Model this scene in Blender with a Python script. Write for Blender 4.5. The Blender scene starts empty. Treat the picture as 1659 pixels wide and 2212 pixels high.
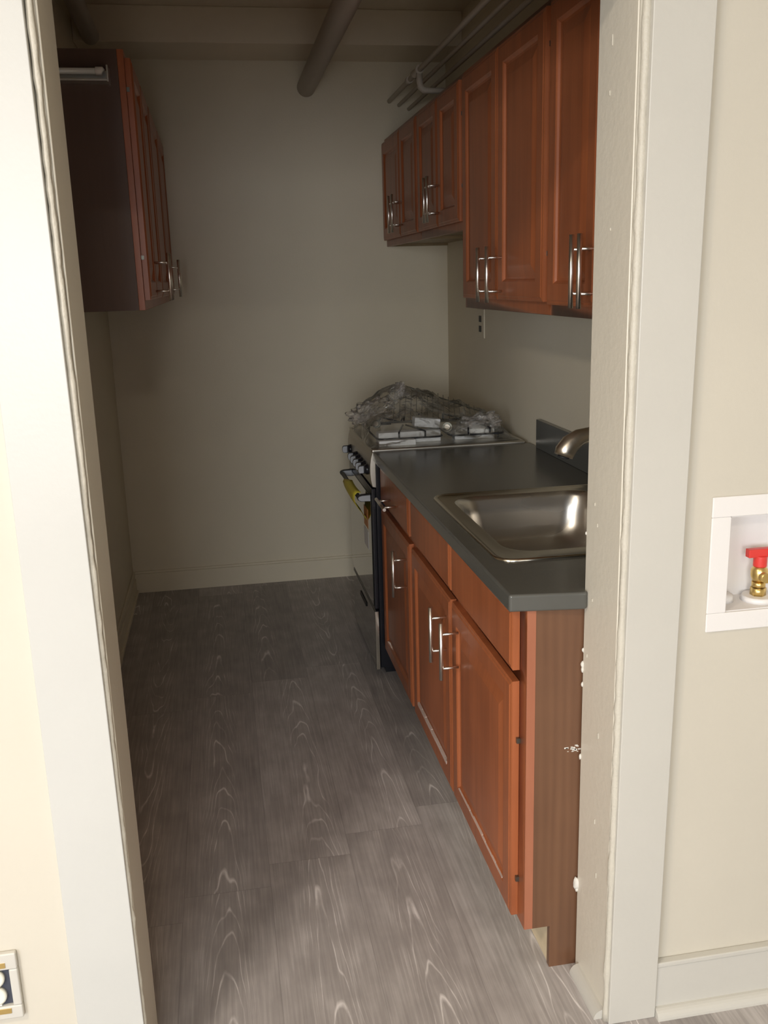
import bpy, bmesh, math, random
from mathutils import Vector, Matrix
random.seed(7)
C = bpy.context.scene.collection
scn = bpy.context.scene

# ------------------------------------------------------------------ camera
F_PX, YAW, PITCH, ROLL = 2010.81, .1687, .2447, -.0286
CAM = Vector((-.5489, -1.7316, 1.5459))
fw = Vector((math.sin(YAW)*math.cos(PITCH), math.cos(YAW)*math.cos(PITCH), -math.sin(PITCH)))
rt = Vector((math.cos(YAW), -math.sin(YAW), 0))
up = rt.cross(fw)
r2 = math.cos(ROLL)*rt + math.sin(ROLL)*up
u2 = -math.sin(ROLL)*rt + math.cos(ROLL)*up
cd = bpy.data.cameras.new('camera')
cd.sensor_fit = 'HORIZONTAL'; cd.sensor_width = 36; cd.lens = F_PX/1659*36
cd.clip_start = .05
cam = bpy.data.objects.new('camera', cd); C.objects.link(cam)
m = Matrix((r2, u2, -fw)).transposed().to_4x4(); m.translation = CAM
cam.matrix_world = m
scn.camera = cam

# ------------------------------------------------------------------ world, light, exposure
scn.view_settings.view_transform = 'Standard'; scn.view_settings.look = 'None'
scn.view_settings.gamma = 1; scn.view_settings.use_curve_mapping = False
scn.view_settings.exposure = -0.06
w = bpy.data.worlds.new('world'); scn.world = w; w.use_nodes = True
w.node_tree.nodes['Background'].inputs[0].default_value = (.62, .74, 1, 1)
w.node_tree.nodes['Background'].inputs[1].default_value = 1.0

def area(name, loc, target, sx, sy, power, col, spread=180):
    l = bpy.data.lights.new(name, 'AREA'); l.shape = 'RECTANGLE'; l.size = sx; l.size_y = sy
    l.energy = power; l.color = col; l.spread = math.radians(spread)
    o = bpy.data.objects.new(name, l); C.objects.link(o); o.location = loc
    o.rotation_euler = (Vector(target)-Vector(loc)).to_track_quat('-Z', 'Y').to_euler()
    return o
# daylight through the near room's left window, plus an added fill to brighten the kitchen
area('window_daylight', (-3.45, -4.36, 1.5), (-1.2, 0, .9), 1.4, 1.2, 102, (.86, .94, 1.06))
area('window_daylight_side', (-1.2, -4.36, 1.5), (-.5, 0, .2), 1.2, 1.2, 35, (.93, .95, .97), 110)  # added fill aimed through the doorway
# the near room's warm ceiling lamp, plus an added fill lamp further back
def lamp_light(x, y, power, col):
    l = bpy.data.lights.new('ceiling_lamp_light', 'AREA'); l.shape = 'DISK'; l.size = .34; l.energy = power; l.color = col
    o = bpy.data.objects.new('ceiling_lamp_light', l); C.objects.link(o); o.location = (x, y, 2.60)
lamp_light(-1.75, -1.7, 43, (1, .86, .70))
lamp_light(-.5, -3.2, 26, (1, .92, .80))  # added fill, no lamp known here

# ------------------------------------------------------------------ materials
MATS = {}
def _mat(name):
    m = bpy.data.materials.new(name); m.use_nodes = True
    nt = m.node_tree; b = nt.nodes['Principled BSDF']
    MATS[name] = m
    return m, nt, b
def paint(name, col, rough=.5, bump=.15, scale=180, mottle=.04, metal=0, spec=.5, coat=0):
    m, nt, b = _mat(name)
    tc = nt.nodes.new('ShaderNodeTexCoord')
    n = nt.nodes.new('ShaderNodeTexNoise'); n.inputs['Scale'].default_value = 5; n.inputs['Detail'].default_value = 4
    nt.links.new(tc.outputs['Object'], n.inputs['Vector'])
    mx = nt.nodes.new('ShaderNodeMix'); mx.data_type = 'RGBA'
    c2 = tuple(min(1, c*(1-2*mottle)) for c in col)
    mx.inputs['A'].default_value = (*c2, 1); mx.inputs['B'].default_value = (*col, 1)
    nt.links.new(n.outputs['Fac'], mx.inputs['Factor']); nt.links.new(mx.outputs['Result'], b.inputs['Base Color'])
    b.inputs['Roughness'].default_value = rough; b.inputs['Metallic'].default_value = metal
    b.inputs['Specular IOR Level'].default_value = spec; b.inputs['Coat Weight'].default_value = coat
    if bump:
        n2 = nt.nodes.new('ShaderNodeTexNoise'); n2.inputs['Scale'].default_value = scale; n2.inputs['Detail'].default_value = 3
        nt.links.new(tc.outputs['Object'], n2.inputs['Vector'])
        bp = nt.nodes.new('ShaderNodeBump'); bp.inputs['Strength'].default_value = bump; bp.inputs['Distance'].default_value = .002
        nt.links.new(n2.outputs['Fac'], bp.inputs['Height']); nt.links.new(bp.outputs['Normal'], b.inputs['Normal'])
    return m
def wood(name, c1, c2, rough=.35, sc=(28, 28, 1.6), coat=.25, ring=0):
    m, nt, b = _mat(name)
    tc = nt.nodes.new('ShaderNodeTexCoord'); mp = nt.nodes.new('ShaderNodeMapping')
    mp.inputs['Scale'].default_value = sc
    nt.links.new(tc.outputs['Object'], mp.inputs['Vector'])
    n = nt.nodes.new('ShaderNodeTexNoise'); n.inputs['Scale'].default_value = 1; n.inputs['Detail'].default_value = 6
    n.inputs['Distortion'].default_value = .6; n.inputs['Roughness'].default_value = .6
    nt.links.new(mp.outputs['Vector'], n.inputs['Vector'])
    n3 = nt.nodes.new('ShaderNodeTexNoise'); n3.inputs['Scale'].default_value = 4; n3.inputs['Detail'].default_value = 3
    nt.links.new(tc.outputs['Object'], n3.inputs['Vector'])
    add = nt.nodes.new('ShaderNodeMath'); add.operation = 'MULTIPLY_ADD'; add.inputs[1].default_value = .55; 
    nt.links.new(n.outputs['Fac'], add.inputs[0])
    s2 = nt.nodes.new('ShaderNodeMath'); s2.operation = 'MULTIPLY'; s2.inputs[1].default_value = .45
    nt.links.new(n3.outputs['Fac'], s2.inputs[0]); nt.links.new(s2.outputs[0], add.inputs[2])
    fac = add.outputs[0]
    if ring:
        mp2 = nt.nodes.new('ShaderNodeMapping'); mp2.inputs['Scale'].default_value = (14, 14, 1.1)
        nt.links.new(tc.outputs['Object'], mp2.inputs['Vector'])
        wv = nt.nodes.new('ShaderNodeTexWave'); wv.wave_type = 'BANDS'; wv.bands_direction = 'X'
        wv.inputs['Scale'].default_value = 1.1; wv.inputs['Distortion'].default_value = 7; wv.inputs['Detail'].default_value = 3
        wv.inputs['Detail Scale'].default_value = .7
        nt.links.new(mp2.outputs['Vector'], wv.inputs['Vector'])
        mm = nt.nodes.new('ShaderNodeMath'); mm.operation = 'MULTIPLY_ADD'; mm.inputs[1].default_value = ring
        nt.links.new(wv.outputs['Fac'], mm.inputs[0]); nt.links.new(fac, mm.inputs[2])
        fac = mm.outputs[0]
    cr = nt.nodes.new('ShaderNodeValToRGB')
    cr.color_ramp.elements[0].position = .32; cr.color_ramp.elements[0].color = (*c1, 1)
    cr.color_ramp.elements[1].position = .68; cr.color_ramp.elements[1].color = (*c2, 1)
    nt.links.new(fac, cr.inputs['Fac']); nt.links.new(cr.outputs['Color'], b.inputs['Base Color'])
    b.inputs['Roughness'].default_value = rough; b.inputs['Coat Weight'].default_value = coat; b.inputs['Coat Roughness'].default_value = .25
    return m
def metal(name, col, rough=.3, brush=(4, 4, 400), bstr=.05, aniso=0):
    m, nt, b = _mat(name)
    b.inputs['Base Color'].default_value = (*col, 1); b.inputs['Metallic'].default_value = 1
    tc = nt.nodes.new('ShaderNodeTexCoord'); mp = nt.nodes.new('ShaderNodeMapping'); mp.inputs['Scale'].default_value = brush
    nt.links.new(tc.outputs['Object'], mp.inputs['Vector'])
    n = nt.nodes.new('ShaderNodeTexNoise'); n.inputs['Scale'].default_value = 1; n.inputs['Detail'].default_value = 2
    nt.links.new(mp.outputs['Vector'], n.inputs['Vector'])
    mr = nt.nodes.new('ShaderNodeMapRange'); mr.inputs['To Min'].default_value = rough-.06; mr.inputs['To Max'].default_value = rough+.08
    nt.links.new(n.outputs['Fac'], mr.inputs['Value']); nt.links.new(mr.outputs['Result'], b.inputs['Roughness'])
    return m
M_wallk = paint('kitchen_wall_paint', (.80, .725, .56), .55, .25, 140)  # same paint as the near walls, lightened to lift the dim kitchen
M_walln = paint('near_wall_paint', (.63, .585, .49), .5, .12, 160)  # same wall paint, darkened to hold down the brightly lit near side
M_ceil = paint('ceiling_paint', (.86, .77, .61), .7, .3, 90)
M_trim = paint('trim_gloss_paint', (.60, .578, .52), .35, .12, 120)
M_trim_dim = paint('left_casing_paint', (.57, .565, .53), .35, .12, 120)  # the trim paint darkened to offset strong light on the left casing
M_jamb = paint('jamb_paint', (.74, .69, .58), .35, .35, 60)
M_caulk = paint('caulk', (.60, .56, .47), .5, .6, 150)
M_plaster = paint('plaster', (.74, .71, .64), .8, .8, 120)
M_cherry = wood('cherry_wood', (.265, .077, .028), (.44, .133, .048), .38, coat=.1)
M_cherry_e = wood('cherry_edge', (.33, .115, .06), (.42, .16, .085), .4)
M_side = wood('brown_laminate', (.115, .052, .026), (.175, .084, .042), .42, (24, 24, 1.2), .1, ring=.10)
M_side_l = wood('red_brown_laminate', (.085, .05, .036), (.115, .068, .05), .5, (24, 24, 1.2), .05)
M_raw = wood('raw_plywood', (.62, .50, .32), (.78, .66, .46), .6, (3, 12, 30), 0)
M_under = wood('cabinet_underside', (.22, .15, .07), (.30, .21, .10), .55)
M_counter = paint('dark_laminate', (.105, .104, .092), .19, .06, 500, .12)
M_counter_e = M_counter
M_nickel = metal('brushed_nickel', (.86, .83, .77), .30, (1, 1, 1))
M_steel = metal('sink_steel', (.78, .76, .72), .27, (1, 30, 1))
M_deck = metal('sink_deck_steel', (.50, .46, .38), .15, (1, 1, 1))  # the bowl's steel, with the dark kitchen's reflection put into its colour
M_rim = metal('polished_rim', (.78, .74, .64), .16)
M_faucet = metal('faucet_nickel', (.90, .84, .72), .34, (1, 1, 1))
M_stsil = metal('stove_silver', (.52, .49, .43), .36, (4, 4, 60))
M_black = paint('black_enamel', (.012, .013, .018), .25, 0)
M_blackm = paint('matte_black', (.02, .02, .022), .5, 0)
M_glass = paint('oven_black_glass', (.010, .012, .010), .06, 0, spec=.9, coat=1)
M_grip = paint('knob_grey', (.42, .44, .47), .4, 0)
M_yellow = paint('yellow_paper', (.80, .68, .07), .6, .1, 60)
M_orange = paint('orange_sticker', (.62, .27, .10), .6, 0)
M_white = paint('white_paper', (.80, .80, .80), .6, 0)
M_foam = paint('white_foam', (.85, .85, .84), .8, .5, 400)
M_plast = paint('white_plastic', (.86, .83, .80), .35, .1, 200)
M_plast2 = paint('ivory_plastic', (.82, .81, .70), .4, 0)
M_brass = metal('brass', (.74, .55, .22), .3)
M_red = paint('red_plastic', (.72, .05, .04), .4, 0)
M_dark = paint('dark_void', (.05, .055, .075), .7, 0)
M_pipe = paint('painted_pipe', (.60, .54, .46), .45, .2, 60)
M_duct = paint('painted_duct', (.52, .46, .40), .5, .2, 60)
M_galv = metal('lamp_metal', (.75, .78, .76), .35)
M_tube = paint('lamp_tube_glass', (.82, .86, .84), .15, 0, coat=.5)
M_scrape = paint('white_scrape', (.70, .55, .47), .7, .6, 90, .2)
M_wire = metal('wire', (.22, .22, .19), .4)

def floor_mat():
    m, nt, b = _mat('grey_brown_vinyl_plank')
    N = nt.nodes.new; K = nt.links.new
    def math_(op, a, bb=None, c=None):
        n = N('ShaderNodeMath'); n.operation = op
        for i, v in enumerate((a, bb, c)):
            if v is None: continue
            if isinstance(v, (int, float)): n.inputs[i].default_value = v
            else: K(v, n.inputs[i])
        return n.outputs[0]
    tc = N('ShaderNodeTexCoord'); sp = N('ShaderNodeSeparateXYZ'); K(tc.outputs['Object'], sp.inputs[0])
    X, Y = sp.outputs[0], sp.outputs[1]
    W_, L_ = .225, 1.22
    u = math_('DIVIDE', math_('ADD', X, .51), W_)
    i = math_('FLOOR', u); fu = math_('SUBTRACT', u, i)
    off = math_('MULTIPLY', math_('FRACT', math_('MULTIPLY_ADD', i, .08, 20.44)), L_)
    # spread the rows further away so the seams do not stair-step
    v = math_('DIVIDE', math_('SUBTRACT', Y, off), L_)
    j = math_('FLOOR', v); fv = math_('SUBTRACT', v, j)
    cb = N('ShaderNodeCombineXYZ'); K(i, cb.inputs[0]); K(j, cb.inputs[1])
    wn = N('ShaderNodeTexWhiteNoise'); wn.noise_dimensions = '2D'; K(cb.outputs[0], wn.inputs['Vector'])
    rnd = wn.outputs['Value']; rc = N('ShaderNodeSeparateColor'); K(wn.outputs['Color'], rc.inputs[0])
    # per-plank coordinates
    xl = math_('MULTIPLY', math_('SUBTRACT', fu, math_('MULTIPLY_ADD', rc.outputs[0], .5, .25)), W_)
    shift = math_('MULTIPLY', rnd, 37.0)
    yy = math_('ADD', Y, shift)
    cv = N('ShaderNodeCombineXYZ'); K(math_('MULTIPLY', X, 7), cv.inputs[0]); K(math_('MULTIPLY', yy, 1.2), cv.inputs[1]); K(shift, cv.inputs[2])
    nz = N('ShaderNodeTexNoise'); nz.inputs['Scale'].default_value = 1; nz.inputs['Detail'].default_value = 3; K(cv.outputs[0], nz.inputs['Vector'])
    # cathedral grain: contours of a long parabola
    par = math_('MULTIPLY', math_('MULTIPLY', xl, xl), 1100)
    dirn = math_('SUBTRACT', math_('MULTIPLY', math_('LESS_THAN', rc.outputs[1], .12), 2.0), 1.0)
    g = math_('ADD', math_('MULTIPLY_ADD', math_('MULTIPLY', yy, dirn), -6.0, par), math_('MULTIPLY', nz.outputs['Fac'], 8.0))
    fr = math_('FRACT', g)
    tri = math_('ABSOLUTE', math_('SUBTRACT', fr, .5))
    ln = N('ShaderNodeMapRange'); ln.inputs['From Min'].default_value = .40; ln.inputs['From Max'].default_value = .5; K(tri, ln.inputs['Value'])
    # fine streaks
    cs = N('ShaderNodeCombineXYZ'); K(math_('MULTIPLY', X, 170), cs.inputs[0]); K(math_('MULTIPLY', yy, 5), cs.inputs[1]); K(shift, cs.inputs[2])
    st = N('ShaderNodeTexNoise'); st.inputs['Scale'].default_value = 1; st.inputs['Detail'].default_value = 4; K(cs.outputs[0], st.inputs['Vector'])
    # cross-cut fine texture
    cx_ = N('ShaderNodeCombineXYZ'); K(math_('MULTIPLY', X, 14), cx_.inputs[0]); K(math_('MULTIPLY', yy, 9), cx_.inputs[1]); K(shift, cx_.inputs[2])
    bl = N('ShaderNodeTexNoise'); bl.inputs['Scale'].default_value = 1; bl.inputs['Detail'].default_value = 5; K(cx_.outputs[0], bl.inputs['Vector'])
    # where the cathedral shows
    mk = N('ShaderNodeMapRange'); mk.inputs['From Min'].default_value = .45; mk.inputs['From Max'].default_value = .60; K(bl.outputs['Fac'], mk.inputs['Value'])
    width = N('ShaderNodeMapRange'); width.inputs['From Min'].default_value = .075; width.inputs['From Max'].default_value = .02; K(math_('ABSOLUTE', xl), width.inputs['Value'])
    lines = math_('MULTIPLY', math_('MULTIPLY', ln.outputs[0], width.outputs[0]), math_('MULTIPLY_ADD', mk.outputs[0], .6, .35))
    fine = math_('SUBTRACT', math_('MULTIPLY', st.outputs['Fac'], 1.0), .5)
    val = math_('ADD', math_('ADD', math_('MULTIPLY', math_('SUBTRACT', bl.outputs['Fac'], .5), .46), math_('MULTIPLY', fine, .55)), math_('MULTIPLY', math_('SUBTRACT', rnd, .5), .22))
    fac = math_('ADD', math_('MULTIPLY_ADD', val, .9, .43), math_('MULTIPLY', lines, .60))
    cr = N('ShaderNodeValToRGB'); e = cr.color_ramp.elements
    e[0].position = 0; e[0].color = (.17, .157, .152, 1)
    e[1].position = 1; e[1].color = (.78, .74, .72, 1)
    x = e.new(.45); x.color = (.385, .353, .338, 1)
    K(fac, cr.inputs['Fac'])
    # seams
    eu = math_('MULTIPLY', math_('MINIMUM', fu, math_('SUBTRACT', 1.0, fu)), W_)
    ev = math_('MULTIPLY', math_('MINIMUM', fv, math_('SUBTRACT', 1.0, fv)), L_)
    ed = math_('MINIMUM', eu, ev)
    sm = N('ShaderNodeMapRange'); sm.inputs['From Min'].default_value = 0; sm.inputs['From Max'].default_value = .0016
    sm.inputs['To Min'].default_value = .72; sm.inputs['To Max'].default_value = 1; K(ed, sm.inputs['Value'])
    mx = N('ShaderNodeMix'); mx.data_type = 'RGBA'; mx.blend_type = 'MULTIPLY'; mx.inputs['Factor'].default_value = 1
    K(cr.outputs['Color'], mx.inputs['A']); K(sm.outputs[0], mx.inputs['B'])
    K(mx.outputs['Result'], b.inputs['Base Color'])
    b.inputs['Roughness'].default_value = .48
    bp = N('ShaderNodeBump'); bp.inputs['Strength'].default_value = .25; bp.inputs['Distance'].default_value = .001
    K(math_('ADD', fac, sm.outputs[0]), bp.inputs['Height']); K(bp.outputs['Normal'], b.inputs['Normal'])
    return m
M_floor = floor_mat()

def film_mat(name, tint, dens, spotty=1.0):
    m = bpy.data.materials.new(name); m.use_nodes = True; nt = m.node_tree; nt.nodes.clear(); N = nt.nodes.new; K = nt.links.new
    out = N('ShaderNodeOutputMaterial'); tr = N('ShaderNodeBsdfTransparent'); tr.inputs[0].default_value = (.985, .985, .97, 1)
    gl = N('ShaderNodeBsdfGlossy'); gl.inputs['Roughness'].default_value = .12; gl.inputs[0].default_value = (1, 1, 1, 1)
    df = N('ShaderNodeBsdfDiffuse'); df.inputs[0].default_value = (*tint, 1)
    tc = N('ShaderNodeTexCoord'); n = N('ShaderNodeTexNoise'); n.inputs['Scale'].default_value = 15; n.inputs['Detail'].default_value = 3; n.inputs['Distortion'].default_value = 1.6
    K(tc.outputs['Object'], n.inputs['Vector'])
    bp = N('ShaderNodeBump'); bp.inputs['Strength'].default_value = 1; bp.inputs['Distance'].default_value = .012
    K(n.outputs['Fac'], bp.inputs['Height'])
    for s in (gl, df): K(bp.outputs['Normal'], s.inputs['Normal'])
    lw = N('ShaderNodeFresnel'); lw.inputs['IOR'].default_value = 1.25; K(bp.outputs['Normal'], lw.inputs['Normal'])
    mr = N('ShaderNodeMapRange'); mr.inputs['From Min'].default_value = .38; mr.inputs['From Max'].default_value = .72
    mr.inputs['To Min'].default_value = dens*.3; mr.inputs['To Max'].default_value = dens*1.9
    K(n.outputs['Fac'], mr.inputs['Value'])
    m1 = N('ShaderNodeMixShader'); m2 = N('ShaderNodeMixShader')
    K(mr.outputs[0], m1.inputs[0]); K(tr.outputs[0], m1.inputs[1]); K(df.outputs[0], m1.inputs[2])
    K(lw.outputs[0], m2.inputs[0]); K(m1.outputs[0], m2.inputs[1]); K(gl.outputs[0], m2.inputs[2])
    K(m2.outputs[0], out.inputs[0]); return m
M_film = film_mat('clear_plastic_film', (.88, .88, .82), .10)
M_film2 = film_mat('crumpled_plastic_film', (.92, .86, .82), .16)

# ------------------------------------------------------------------ mesh helpers
ORIGIN = {}
def link(name, bm, mat, parent=None, bevel=0, seg=2, smooth=False, mats=None):
    me = bpy.data.meshes.new(name)
    off = Vector((0, 0, 0))
    p = parent
    while p is not None:
        off += p.location; p = p.parent
    bmesh.ops.recalc_face_normals(bm, faces=bm.faces[:])
    if off.length: bmesh.ops.translate(bm, vec=-off, verts=bm.verts[:])
    bm.to_mesh(me); bm.free()
    for mm in (mats or [mat]): me.materials.append(mm)
    o = bpy.data.objects.new(name, me); C.objects.link(o)
    if parent: o.parent = parent
    if smooth:
        for f in me.polygons: f.use_smooth = True
    if bevel:
        b = o.modifiers.new('bevel', 'BEVEL'); b.width = bevel; b.segments = seg; b.limit_method = 'ANGLE'; b.angle_limit = math.radians(40)
        for f in me.polygons: f.use_smooth = True
        wn = o.modifiers.new('wn', 'WEIGHTED_NORMAL'); wn.keep_sharp = True
    return o
def box(bm, x0, x1, y0, y1, z0, z1, mi=0):
    vs = [bm.verts.new((x, y, z)) for x in (x0, x1) for y in (y0, y1) for z in (z0, z1)]
    for q in ((0, 1, 3, 2), (4, 6, 7, 5), (0, 4, 5, 1), (2, 3, 7, 6), (0, 2, 6, 4), (1, 5, 7, 3)):
        f = bm.faces.new([vs[k] for k in q]); f.material_index = mi
    return vs
def boxes(*bs):
    bm = bmesh.new()
    for b_ in bs: box(bm, *b_)
    return bm
def hexa(bm, bottom, top):
    """frustum from 4 bottom and 4 top points"""
    a = [bm.verts.new(p) for p in bottom]; b_ = [bm.verts.new(p) for p in top]
    bm.faces.new(a); bm.faces.new(b_)
    for k in range(4): bm.faces.new([a[k], a[(k+1) % 4], b_[(k+1) % 4], b_[k]])
def tube(bm, pts, r, n=12, caps=True):
    pts = [Vector(p) for p in pts]; rs = r if isinstance(r, (list, tuple)) else [r]*len(pts)
    rings = []; prev = None
    for k, p in enumerate(pts):
        t = (pts[min(k+1, len(pts)-1)]-pts[max(k-1, 0)]).normalized()
        if prev is None:
            a = Vector((0, 0, 1)) if abs(t.z) < .9 else Vector((1, 0, 0))
            s = t.cross(a).normalized()
        else:
            s = (prev - t*prev.dot(t)).normalized()
        prev = s; q = t.cross(s)
        rings.append([bm.verts.new(p + (s*math.cos(2*math.pi*j/n)+q*math.sin(2*math.pi*j/n))*rs[k]) for j in range(n)])
    for a, b_ in zip(rings, rings[1:]):
        for j in range(n):
            f = bm.faces.new([a[j], a[(j+1) % n], b_[(j+1) % n], b_[j]]); f.smooth = True
    if caps:
        bm.faces.new(rings[0]); bm.faces.new(rings[-1])
def prism(bm, poly, axis, a, b_):
    """extrude polygon; axis 'x': poly in (y,z); 'y': (x,z); 'z': (x,y)"""
    def P(p, t):
        return {'x': (t, p[0], p[1]), 'y': (p[0], t, p[1]), 'z': (p[0], p[1], t)}[axis]
    A = [bm.verts.new(P(p, a)) for p in poly]; B = [bm.verts.new(P(p, b_)) for p in poly]
    bm.faces.new(A); bm.faces.new(B)
    n = len(poly)
    for k in range(n): bm.faces.new([A[k], A[(k+1) % n], B[(k+1) % n], B[k]])
def wall_holes(name, us, vs, t0, t1, axis, holes, mat, bevel=0):
    """slab with rectangular openings. axis 'y': u=x, thickness along y; 'x': u=y, thickness along x"""
    bm = bmesh.new()
    U = sorted(set([us[0], us[1]]+[h[k] for h in holes for k in (0, 1)])); V = sorted(set([vs[0], vs[1]]+[h[k] for h in holes for k in (2, 3)]))
    def solid(i, j):
        if i < 0 or j < 0 or i >= len(U)-1 or j >= len(V)-1: return False
        cu, cv = (U[i]+U[i+1])/2, (V[j]+V[j+1])/2
        return not any(h[0] < cu < h[1] and h[2] < cv < h[3] for h in holes)
    cache = {}
    def vert(u, v, t):
        k = (u, v, t)
        if k not in cache: cache[k] = bm.verts.new((u, t, v) if axis == 'y' else (t, u, v))
        return cache[k]
    for i in range(len(U)-1):
        for j in range(len(V)-1):
            if not solid(i, j): continue
            a, b_, c, d = U[i], U[i+1], V[j], V[j+1]
            for t in (t0, t1): bm.faces.new([vert(a, c, t), vert(b_, c, t), vert(b_, d, t), vert(a, d, t)])
            for (di, dj, p, q) in ((-1, 0, (a, c), (a, d)), (1, 0, (b_, c), (b_, d)), (0, -1, (a, c), (b_, c)), (0, 1, (a, d), (b_, d))):
                if not solid(i+di, j+dj):
                    bm.faces.new([vert(*p, t0), vert(*q, t0), vert(*q, t1), vert(*p, t1)])
    o = link(name, bm, mat); o['kind'] = 'structure'; return o
def struct(name, bm, mat, **k):
    o = link(name, bm, mat, **k); o['kind'] = 'structure'; return o
def thing(name, label, cat, loc, group=None):
    o = bpy.data.objects.new(name, None); C.objects.link(o); o.location = loc
    o.empty_display_size = .05
    o['label'] = label; o['category'] = cat
    if group: o['group'] = group
    return o
def tag(o, label, cat, group=None):
    o['label'] = label; o['category'] = cat
    if group: o['group'] = group
    return o

# ------------------------------------------------------------------ the setting
XL, XR, YB, ZC = -1.0638, .6255, 3.0304, 2.70
JL, JR = -.78, .167          # jamb faces
WY0, WY1 = -.16, 0.0         # partition thickness
HZ = 2.03
struct('floor', boxes((-4.65, 1.75, -4.5, YB+.12, -.05, 0)), M_floor)
struct('ceiling', boxes((-4.65, 1.75, -4.5, YB+.12, ZC, ZC+.06)), M_ceil)
struct('wall_left', boxes((XL-.1, XL, 0.0, YB, 0, ZC)), M_wallk)
struct('wall_back', boxes((XL-.1, XR+.1, YB, YB+.1, 0, ZC)), M_wallk)
struct('wall_right', boxes((XR, XR+.1, 0.0, YB, 0, ZC)), M_wallk)
BX = (.385, .60, .90, 1.092)
wf = wall_holes('wall_front', (-4.6, 1.7), (0, ZC), WY0, WY1, 'y', [(JL, JR, 0, HZ), BX], M_walln)
struct('wall_near_left', boxes((-4.0, -4.6, -4.5, WY0, 0, ZC)), M_walln)
struct('wall_near_right', boxes((1.7, 1.8, -4.5, WY0, 0, ZC)), M_walln)
wall_holes('wall_near_back', (-4.6, 1.7), (0, ZC), -4.5, -4.4, 'y', [(-4.2, -2.7, .85, 2.15), (-1.45, .75, .85, 2.15)], M_walln)
for k, (a, b_) in enumerate(((-4.2, -2.7), (-1.45, .75))):  # right-hand window is unseen, added to let more light into the kitchen
    mid = (a+b_)/2
    struct('window_%d' % (k+1), boxes((a, b_, -4.47, -4.43, .85, .90), (a, b_, -4.47, -4.43, 2.10, 2.15), (a, a+.05, -4.47, -4.43, .9, 2.1),
           (b_-.05, b_, -4.47, -4.43, .9, 2.1), (mid-.02, mid+.02, -4.47, -4.43, .9, 2.1)), M_trim)
# thin painted jamb lining (slightly different sheen from the wall)
jr = boxes((JR-.004, JR+.0, WY0, WY1+.001, 0, HZ)); struct('trim_1', jr, M_jamb, bevel=.0015)
jl = boxes((JL, JL+.004, WY0, WY1+.001, 0, HZ)); struct('trim_2', jl, M_jamb, bevel=.0015)
# right casing, a touch out of plumb as in the photo
def casing(name, xb0, xb1, xt0, xt1, y0, y1, zt, mat, bevel=.002):
    bm = bmesh.new()
    hexa(bm, [(xb0, y0, 0), (xb1, y0, 0), (xb1, y1, 0), (xb0, y1, 0)], [(xt0, y0, zt), (xt1, y0, zt), (xt1, y1, zt), (xt0, y1, zt)])
    return struct(name, bm, mat, bevel=bevel)
casing('trim_3', .1665, .271, .181, .2925, -.182, WY0, HZ+.1, M_trim)
casing('trim_4', -.898, -.776, -.893, -.795, -.182, WY0, HZ+.1, M_trim_dim)
struct('trim_5', boxes((-.893, .2925, -.181, WY0, HZ+.012, HZ+.11)), M_trim, bevel=.002)
# caulk ridges between jamb and casing (wobbly)
def ridge(name, x0, x1, y, r, sgn, parent=None):
    bm = bmesh.new(); pts = []; rs = []
    n = 90
    for k in range(n+1):
        t = k/n
        pts.append((x0+(x1-x0)*t + random.uniform(-.0006, .0006), y+random.uniform(-.0008, .0008), t*HZ))
        rs.append(r*(1+random.uniform(-.18, .25)))
    tube(bm, pts, rs, 8)
    o = link(name, bm, M_caulk, parent, smooth=True)
    if not parent: o['kind'] = 'structure'
    return o
ridge('trim_6', .1665, .176, -.166, .0075, 1)
ridge('trim_7', -.779, -.787, -.168, .0055, -1)
# plaster blobs left along the far edge of the right jamb
for k, (z, r) in enumerate(((.778, .0028), (.745, .0045), (.734, .0035), (.700, .003), (.530, .0035), (.216, .0085), (.203, .0045), (1.033, .0022))):
    bm = bmesh.new(); bmesh.ops.create_icosphere(bm, subdivisions=2, radius=r)
    for v in bm.verts:
        v.co *= 1+random.uniform(-.2, .2); v.co.z *= 1.9; v.co += Vector((JR-.004, .001, z))
    link('plaster_blob', bm, M_plaster, wf, smooth=True)
# flecks of plaster on the jamb face
for (y, z, h) in ((-.06, 1.93, .03), (-.055, 1.85, .014), (-.04, 1.10, .010), (-.055, 1.06, .012), (-.04, .9, .010), (-.02, .77, .012), (-.09, .62, .02), (-.085, .42, .018), (-.1, .30, .02), (-.075, 1.62, .008)):
    link('plaster_fleck', boxes((JR-.0055, JR-.0035, y-.0008, y+.0008, z, z+h*.6)), M_caulk, wf)
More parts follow.
